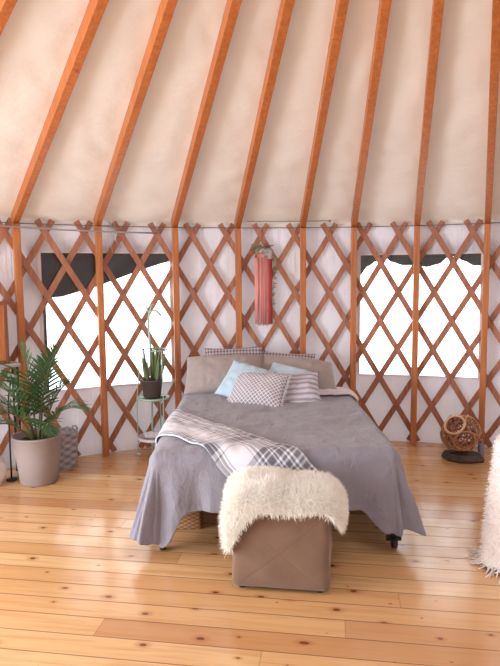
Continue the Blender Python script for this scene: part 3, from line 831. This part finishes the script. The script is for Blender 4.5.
FR = [((0.00, 0.0, 0.34), (0.05, 0.0, 0.85), (0.20, -0.05, 1.10), 22, 0.24), ((-0.02, 0.02, 0.34), (-0.03, 0.02, 0.80), (-0.10, -0.02, 1.12), 20, 0.24),
      ((0.03, -0.02, 0.34), (0.20, -0.06, 0.72), (0.44, -0.10, 0.60), 18, 0.17), ((-0.03, -0.03, 0.34), (-0.16, -0.18, 0.90), (-0.40, -0.32, 0.62), 20, 0.26),
      ((0.02, -0.04, 0.34), (0.08, -0.16, 0.66), (0.20, -0.26, 0.46), 14, 0.17), ((-0.03, 0.02, 0.34), (-0.08, -0.03, 0.80), (-0.22, -0.12, 0.90), 18, 0.22),
      ((0.02, 0.03, 0.34), (0.12, 0.06, 0.75), (0.25, 0.06, 0.80), 16, 0.20), ((-0.01, -0.05, 0.34), (-0.08, -0.20, 0.74), (-0.24, -0.30, 0.58), 16, 0.20),
      ((0.0, 0.05, 0.34), (0.03, 0.12, 0.80), (0.06, 0.12, 1.00), 16, 0.20),
      ((-0.03, -0.02, 0.34), (-0.20, -0.16, 0.66), (-0.34, -0.30, 0.44), 18, 0.24), ((-0.02, 0.0, 0.34), (-0.10, -0.12, 0.88), (-0.32, -0.24, 0.84), 18, 0.22)]
for k, (a, b, c, nl, ll) in enumerate(FR):
    obj('frond', frond(a, b, c, nl, ll, 40+k), [M['palm'], M['stem']], pa)

# narrow console table at the edge, with a wooden box on it
AT = -0.665
ct = thing('console_table', 'narrow grey topped table at the left edge behind the palm', 'table', pol(AT, 4.41, 0), -AT)
bm = NB(); add_box(bm, (0, 0, 0.945), (0.60, 0.17, 0.03), None, 0.006); obj('tabletop', bm, M['tabletop'], ct, False)
for sx in (-1, 1):
    for sy in (-1, 1):
        bm = NB(); add_beam(bm, (sx*0.275, sy*0.068, 0), (sx*0.275, sy*0.068, 0.93), 0.018, 0.018); obj('leg', bm, M['black'], ct, False)
wb = thing('wooden_box', 'upright orange wooden box standing on the table at the left edge', 'box', pol(AT+0.001, 4.41, 0.96), -AT-0.001)
bm = NB(); add_box(bm, (0, 0, 0.257), (0.42, 0.12, 0.514), None, 0.004); obj('case', bm, M['cabinet'], wb, False)
bm = NB()
for x in (-0.20, 0.20): add_box(bm, (x, -0.064, 0.257), (0.03, 0.014, 0.514), None, 0.003)
for z in (0.015, 0.499): add_box(bm, (0, -0.064, z), (0.37, 0.014, 0.03), None, 0.003)
obj('front_frame', bm, M['cabinetdark'], wb, False)
lp = thing('floor_lamp', 'slim black floor lamp with a small white globe left of the palm', 'lamp', (-1.985, 4.665, 0))
bm = NB(); add_lathe(bm, [(0, 0), (0.045, 0), (0.045, 0.010), (0.010, 0.018), (0, 0.018)], (0, 0, 0), 24); obj('base', bm, M['black'], lp)
bm = NB(); add_tube(bm, [(0, 0, 0.01), (0.0, 0, 0.45), (0.008, 0, 0.70), (0.035, 0, 0.84)], 0.0075, 8); obj('pole', bm, M['black'], lp)
bm = NB(); bmesh.ops.create_uvsphere(bm, u_segments=20, v_segments=14, radius=0.031); bmesh.ops.translate(bm, verts=bm.verts, vec=(0.040, 0, 0.868)); obj('globe', bm, M['globe'], lp)
bm = NB(); bmesh.ops.create_icosphere(bm, subdivisions=4, radius=1.0)
for v in bm.verts:
    x, y, z = v.co; k = 1 + 0.12*nz(x*2, y*2, z*2) + 0.05*nz(x*6, y*6, z*6)
    v.co = (x*0.115*k*(1-0.2*max(0, z)), y*0.10*k, max(0.0, 0.13 + z*0.15*k))
tag(obj('cloth_sack', bm, M['sack'], None, True, (-2.085, 4.53, 0)), 'lumpy white cloth sack on the floor at the left edge', 'sack')
gb = thing('laundry_basket', 'grey banded woven basket on the floor behind the palm pot', 'basket', (-1.675, 5.000, 0), D(42))
bm = NB(); prof = []
V = []
for k in range(48):
    a = 2*PI*k/48; c, s = math.cos(a), math.sin(a); e = 1/max(abs(c), abs(s)); e = 1 + (e-1)*0.8
    col = []
    for j in range(29):
        z = 0.32*j/28; w = (0.105 + 0.018*z/0.34)*e*(1 + 0.03*math.sin(j*PI/2)); col.append(bm.verts.new((c*w, s*w*0.92, z)))
    for (q, z) in ((0.9, 0.32), (0.88, 0.10), (0.0, 0.10)): col.append(bm.verts.new((c*0.123*e*q, s*0.123*e*0.92*q, z)))
    V.append(col)
grid_faces(bm, V, False, True); obj('body', bm, M['greybasket'], gb)
for s in (-1, 1):
    bm = NB(); add_tube(bm, [(s*0.118, -0.05, 0.29), (s*0.135, -0.045, 0.33), (s*0.138, 0, 0.345), (s*0.135, 0.045, 0.33), (s*0.118, 0.05, 0.29)], 0.008, 8); obj('handle', bm, M['greybasket'], gb)

# ================================================================== PLANT STAND
ps = thing('plant_stand', 'mint green metal plant stand with shelves between window and bed', 'plant stand', (-0.895, 5.265, 0))
bm = NB(); add_tube(bm, [(-0.02, 0.02, 0.06), (-0.02, 0.02, 0.6), (-0.02, 0.02, 1.0), (-0.035, 0.02, 1.25), (-0.020, 0.02, 1.345), (0.035, 0.02, 1.362), (0.085, 0.02, 1.31)], 0.0095, 8)
add_tube(bm, [(-0.03, 0.02, 1.34), (-0.05, 0.02, 1.40), (-0.09, 0.02, 1.41)], 0.007, 7); add_tube(bm, [(-0.03, 0.02, 1.30), (0.0, 0.02, 1.41), (0.02, 0.02, 1.415)], 0.007, 7)
obj('stem', bm, M['mint'], ps)
bm = NB(); add_lathe(bm, [(0, 0.548), (0.142, 0.548), (0.147, 0.553), (0.147, 0.566), (0.140, 0.566), (0.138, 0.558), (0, 0.558)], (0, 0, 0), 40); obj('shelf', bm, M['mint'], ps)
bm = NB(); add_lathe(bm, [(0, 0.170), (0.150, 0.170), (0.156, 0.176), (0.156, 0.196), (0.149, 0.196), (0.146, 0.180), (0, 0.180)], (0, 0, 0), 40); o = obj('shelf', bm, M['sheet'], ps); o['label'] = 'pale lilac bottom shelf'
bm = NB(); add_ring(bm, (0.02, 0, 1.0), (0, 0, 1), 0.115, 0.006, 36, 6); obj('hoop', bm, M['mint'], ps)
for k, a in enumerate((D(195), D(315), D(75))):
    bm = NB(); c, s = math.cos(a), math.sin(a); add_tube(bm, [(c*0.15, s*0.15, 0.055), (c*0.15, s*0.15, 0.56), (c*0.125+0.01, s*0.125, 0.9), (c*0.11+0.02, s*0.11, 1.0)], 0.005, 7); lg = obj('leg', bm, M['mint'], ps)
    bm = NB(); add_ring(bm, (c*0.15, s*0.15, 0.033), (math.sin(a+0.5), math.cos(a+0.5), 0), 0.022, 0.010, 20, 8); obj('caster', bm, M['glass'], lg)
sp = thing('potted_succulent', 'spiky green succulent in a dark brown pot on the plant stand', 'plant', (-0.905, 5.255, 0.559))
bm = NB(); add_lathe(bm, [(0, 0), (0.070, 0), (0.078, 0.01), (0.098, 0.155), (0.104, 0.158), (0.104, 0.172), (0.092, 0.172), (0.088, 0.15), (0, 0.15)], (0, 0, 0), 32); obj('pot', bm, M['darkpot'], sp)
bm = NB(); add_lathe(bm, [(0, 0.158), (0.088, 0.153)], (0, 0, 0), 24); obj('soil', bm, M['soil'], sp)
r_ = random.Random(11)
for k in range(22):
    a = r_.uniform(0, 2*PI); q = r_.uniform(0.01, 0.075); h = r_.uniform(0.16, 0.34)*(1.1-q*3)
    b0 = Vector((math.cos(a)*q, math.sin(a)*q, 0.152)); b2 = b0 + Vector((math.cos(a)*0.7*q + r_.uniform(-0.02, 0.02), math.sin(a)*0.7*q, h)); b1 = (b0+b2)/2 + Vector((r_.uniform(-0.015, 0.015), r_.uniform(-0.015, 0.015), 0.02))
    bm = NB(); add_tube(bm, [bez(b0, b1, b2, i/6) for i in range(7)], [0.011, 0.014, 0.014, 0.013, 0.011, 0.008, 0.002], 7)
    obj('leaf', bm, M['cactus'] if k % 3 else M['sage'], sp)
# slim dark tool leaning beside the pot on the shelf
sd = thing('small_dish', 'small dark dish on the shelf right of the succulent pot', 'dish', (-0.800, 5.215, 0.559)); 
bm = NB(); add_lathe(bm, [(0, 0), (0.018, 0), (0.032, 0.014), (0.030, 0.016), (0.017, 0.005), (0, 0.005)], (0, 0, 0), 24); obj('bowl', bm, M['darkpot'], sd)
fp = tag(obj('folded_cloth', pillow_mesh(0.17, 0.14, 0.05, 3), M['sheet'], None, True, (-0.905, 5.255, 0.209), (0, 0, 0.3)), 'pale lilac folded cloth on the bottom shelf of the plant stand', 'cloth')

# ================================================================== PINK WALL HANGING
hp = pol(-0.0845, R-0.045, 0)
wh = thing('wall_hanging', 'pink and red wool tassel hanging on the lattice above the bed', 'wall hanging', (hp.x, hp.y, 1.16), 0.08)
bm = NB(); add_tube(bm, [(-0.095, 0, 0.765), (0, -0.005, 0.785), (0.10, 0.003, 0.800)], [0.006, 0.008, 0.004], 8); add_tube(bm, [(-0.05, 0, 0.775), (-0.02, 0.01, 0.89), (0.04, 0, 0.79)], 0.002, 5); obj('hanger', bm, M['twig'], wh)
def strands(x0, x1, z0, z1, n, seed, mat, name, y=0.0):
    r = random.Random(seed); bm = NB()
    for k in range(n):
        x = x0 + (x1-x0)*(k+0.5)/n + r.uniform(-0.002, 0.002); yy = y + r.uniform(-0.008, 0.008); e = z0 + r.uniform(-0.012, 0.012)
        add_tube(bm, [(x, yy, z1), (x+r.uniform(-0.002, 0.002), yy-0.004, (z0+z1)*0.5), (x+r.uniform(-0.004, 0.004), yy, e)], [0.0045, 0.0055, 0.0045], 5)
    return obj(name, bm, mat, wh)
strands(-0.085, 0.040, 0.025, 0.700, 26, 1, M['pink'], 'tassel')['label'] = 'pale pink wool strands'
strands(0.038, 0.082, 0.030, 0.665, 12, 2, M['red'], 'tassel', 0.004)['label'] = 'deep red wool strands'
bm = NB(); add_box(bm, (-0.035, 0, 0.705), (0.085, 0.02, 0.055), None, 0.008); obj('knot', bm, M['pink'], wh)
bm = NB()
for k, (x, z, w, h) in enumerate(((0.025, 0.745, 0.10, 0.05), (0.065, 0.715, 0.055, 0.085))):
    b = pillow_mesh(w, h, 0.018, k, 1.0, 10, 10)
    mp = {v: bm.verts.new(v.co.xzy + Vector((x, -0.012, z))) for v in b.verts}
    for f in b.faces: bm.faces.new([mp[v] for v in f.verts])
    b.free()
obj('felt_bow', bm, M['greycloth'], wh)
bm = NB(); r = random.Random(5)
def add_leaf(bm, p, d, l, w):
    p = Vector(p); d = Vector(d).normalized(); s = d.cross(Vector((0, 1, 0.2))).normalized(); prev = None
    for q in range(6):
        t = q/5; ww = w*math.sin(PI*(0.05+0.93*t)); c = p + d*l*t + Vector((0, -0.01*math.sin(PI*t), 0)); row = (bm.verts.new(c-s*ww/2), bm.verts.new(c+s*ww/2))
        if prev: bm.faces.new((prev[0], prev[1], row[1], row[0]))
        prev = row
for k in range(12): add_leaf(bm, (-0.06+r.uniform(-0.03, 0.04), -0.012, 0.765), (r.uniform(-1, 1), r.uniform(-0.4, 0), r.uniform(-0.6, 0.9)), 0.06, 0.018)
add_tube(bm, [(0.07, -0.005, 0.76), (0.098, -0.005, 0.62), (0.095, 0, 0.42), (0.102, 0, 0.18)], 0.0025, 5)
for k in range(26):
    t = k/26; add_leaf(bm, (0.088+0.012*math.sin(t*6), -0.008, 0.72-0.54*t), (r.uniform(0.1, 1), -0.3, r.uniform(-1, 0.3)), 0.045, 0.014)
obj('greenery', bm, M['sage'], wh)
bm = NB()
for k in range(7): add_leaf(bm, (-0.08+r.uniform(-0.03, 0.02), -0.014, 0.70+r.uniform(-0.03, 0.05)), (r.uniform(-1, 0.2), -0.3, r.uniform(-1, 0.4)), 0.05, 0.022)
o = obj('dried_leaf', bm, M['slat'], wh)

# ================================================================== RATTAN BALL, SLAB, TIN
sl = NB(); outl = [(-0.175, 0.02), (-0.11, 0.10), (0.06, 0.115), (0.16, 0.075), (0.19, -0.055), (0.07, -0.115), (-0.02, -0.13), (-0.13, -0.07)]
b0 = [sl.verts.new((x*0.92, y*0.92, 0.0)) for x, y in outl]; b1 = [sl.verts.new((x, y, 0.024)) for x, y in outl]; b2 = [sl.verts.new((x*0.86, y*0.84, 0.066+0.006*nz(x*9, y*9))) for x, y in outl]
for i in range(8):
    j = (i+1) % 8; sl.faces.new((b0[i], b0[j], b1[j], b1[i])); sl.faces.new((b1[i], b1[j], b2[j], b2[i]))
sl.faces.new(b2); sl.faces.new(b0[::-1]); bmesh.ops.recalc_face_normals(sl, faces=sl.faces)
so = obj('wooden_slab', sl, M['slab'], None, False, (1.895, 5.085, 0), (0, 0, -0.25)); tag(so, 'dark rough wooden slab lying on the floor under the rattan ball', 'slab')
BR = 0.170; BC = Vector((1.885, 5.10, 0.066+BR+0.006))
rb = thing('rattan_ball', 'openwork ball of rattan rings on a dark slab near the right window', 'ball', BC)
bm = NB(); ph = (1+5**0.5)/2
ico = [Vector(v).normalized() for v in ((0, 1, ph), (0, 1, -ph), (0, -1, ph), (0, -1, -ph), (1, ph, 0), (1, -ph, 0), (-1, ph, 0), (-1, -ph, 0), (ph, 0, 1), (ph, 0, -1), (-ph, 0, 1), (-ph, 0, -1))]
rotm = Matrix.Rotation(0.45, 3, 'Z') @ Matrix.Rotation(0.35, 3, 'X') @ Matrix.Rotation(0.2, 3, 'Y')
cand = sorted([rotm @ v for v in ico], key=lambda v: (v - Vector((-0.55, -0.62, 0.56))).length)
for k, v in enumerate(cand):
    if k == 0: continue
    cr = BR*math.cos(D(31)); rr = BR*math.sin(D(31))
    add_ring(bm, v*cr, v, rr, 0.0085, 30, 7); add_ring(bm, v*(cr-0.010), v, rr*0.80, 0.006, 28, 6)
    for q in range(3):
        a = frame_to(v); e = a @ Vector((math.cos(q*PI/3), math.sin(q*PI/3), 0)); add_tube(bm, [v*cr+e*rr, v*(cr+0.012)+e*rr*0.3, v*(cr+0.012)-e*rr*0.3, v*cr-e*rr], 0.0035, 5)
obj('ring_weave', bm, M['rattan'], rb)
bm = NB(); v = cand[0]; cr = BR*math.cos(D(31)); rr = BR*math.sin(D(31)); add_ring(bm, v*(cr+0.004), v, rr, 0.0105, 32, 8)
o = obj('ring', bm, M['palerattan'], rb); o['label'] = 'pale ring at the upper left'
bm = NB(); bmesh.ops.create_icosphere(bm, subdivisions=2, radius=BR*0.78)
core = NB()
for e in bm.edges: add_tube(core, [e.verts[0].co, e.verts[1].co], 0.0065, 5)
bm.free(); obj('inner_weave', core, M['slat'], rb)
tn = thing('tin_bottle', 'small grey violet bottle on the floor right of the rattan ball', 'bottle', (2.085, 5.13, 0))
bm = NB(); add_lathe(bm, [(0, 0), (0.026, 0), (0.028, 0.006), (0.028, 0.125), (0.014, 0.142), (0, 0.142)], (0, 0, 0), 22); obj('body', bm, M['can'], tn)
bm = NB(); add_lathe(bm, [(0, 0.14), (0.014, 0.14), (0.014, 0.172), (0, 0.174)], (0, 0, 0), 18); obj('cap', bm, M['can'], tn)

# ================================================================== WHITE SHAGGY CHAIR AT THE RIGHT EDGE
ch = thing('shaggy_chair', 'white shaggy covered chair cut off at the right edge of the photo', 'chair', (1.800, 3.22, 0), PI/4)
bm = NB(); V = []
for k in range(73):
    a = 2*PI*k/72; c, s = math.cos(a), math.sin(a)
    col = []
    for j in range(31):
        t = j/30
        sq = (abs(c)**4 + abs(s)**4)**(-0.25)
        hgt = 0.80 + 0.22*max(0, c)
        if t < 0.75:
            q = t/0.75; z = 0.02 + (hgt-0.12)*q; w = 0.405 - 0.055*q**1.1 + 0.012*math.sin(a*11+q*3)*(1-q)
        else:
            q = (t-0.75)/0.25; z = hgt - 0.10 + 0.10*math.sin(q*PI/2); w = 0.350*max(0.02, math.cos(q*PI/2))
        col.append(bm.verts.new((c*w*sq*1.05, s*w*sq*0.92, z)))
    V.append(col)
grid_faces(bm, V)
pts = surf_points(V, 16000, 8); pts = [(p, n if n.dot(Vector((p.x, p.y, (p.z-0.4)*0.4))) > 0 else -n) for p, n in pts]
add_strands(bm, pts, 0.022, 0.0060, 1.1, 12)
obj('shaggy_cover', bm, M['shag'], ch)
bm = NB(); r = random.Random(9)
for k in range(260):
    a = 2*PI*k/260; c, s = math.cos(a), math.sin(a); sq = (abs(c)**4 + abs(s)**4)**(-0.25)
    p = Vector((c*0.405*sq*1.05, s*0.405*sq*0.92, 0.035)); l = 0.02+0.07*r.random(); t = Vector((-s, c, 0))*r.uniform(-0.06, 0.06)
    add_tube(bm, [p, p + Vector((c*l*0.4, s*l*0.4, -0.022))+t*0.4, p + Vector((c*l, s*l, -0.028))+t], [0.004, 0.004, 0.002], 5)
o = obj('fringe', bm, M['shag'], ch); o['label'] = 'white knotted fringe lying on the floor'
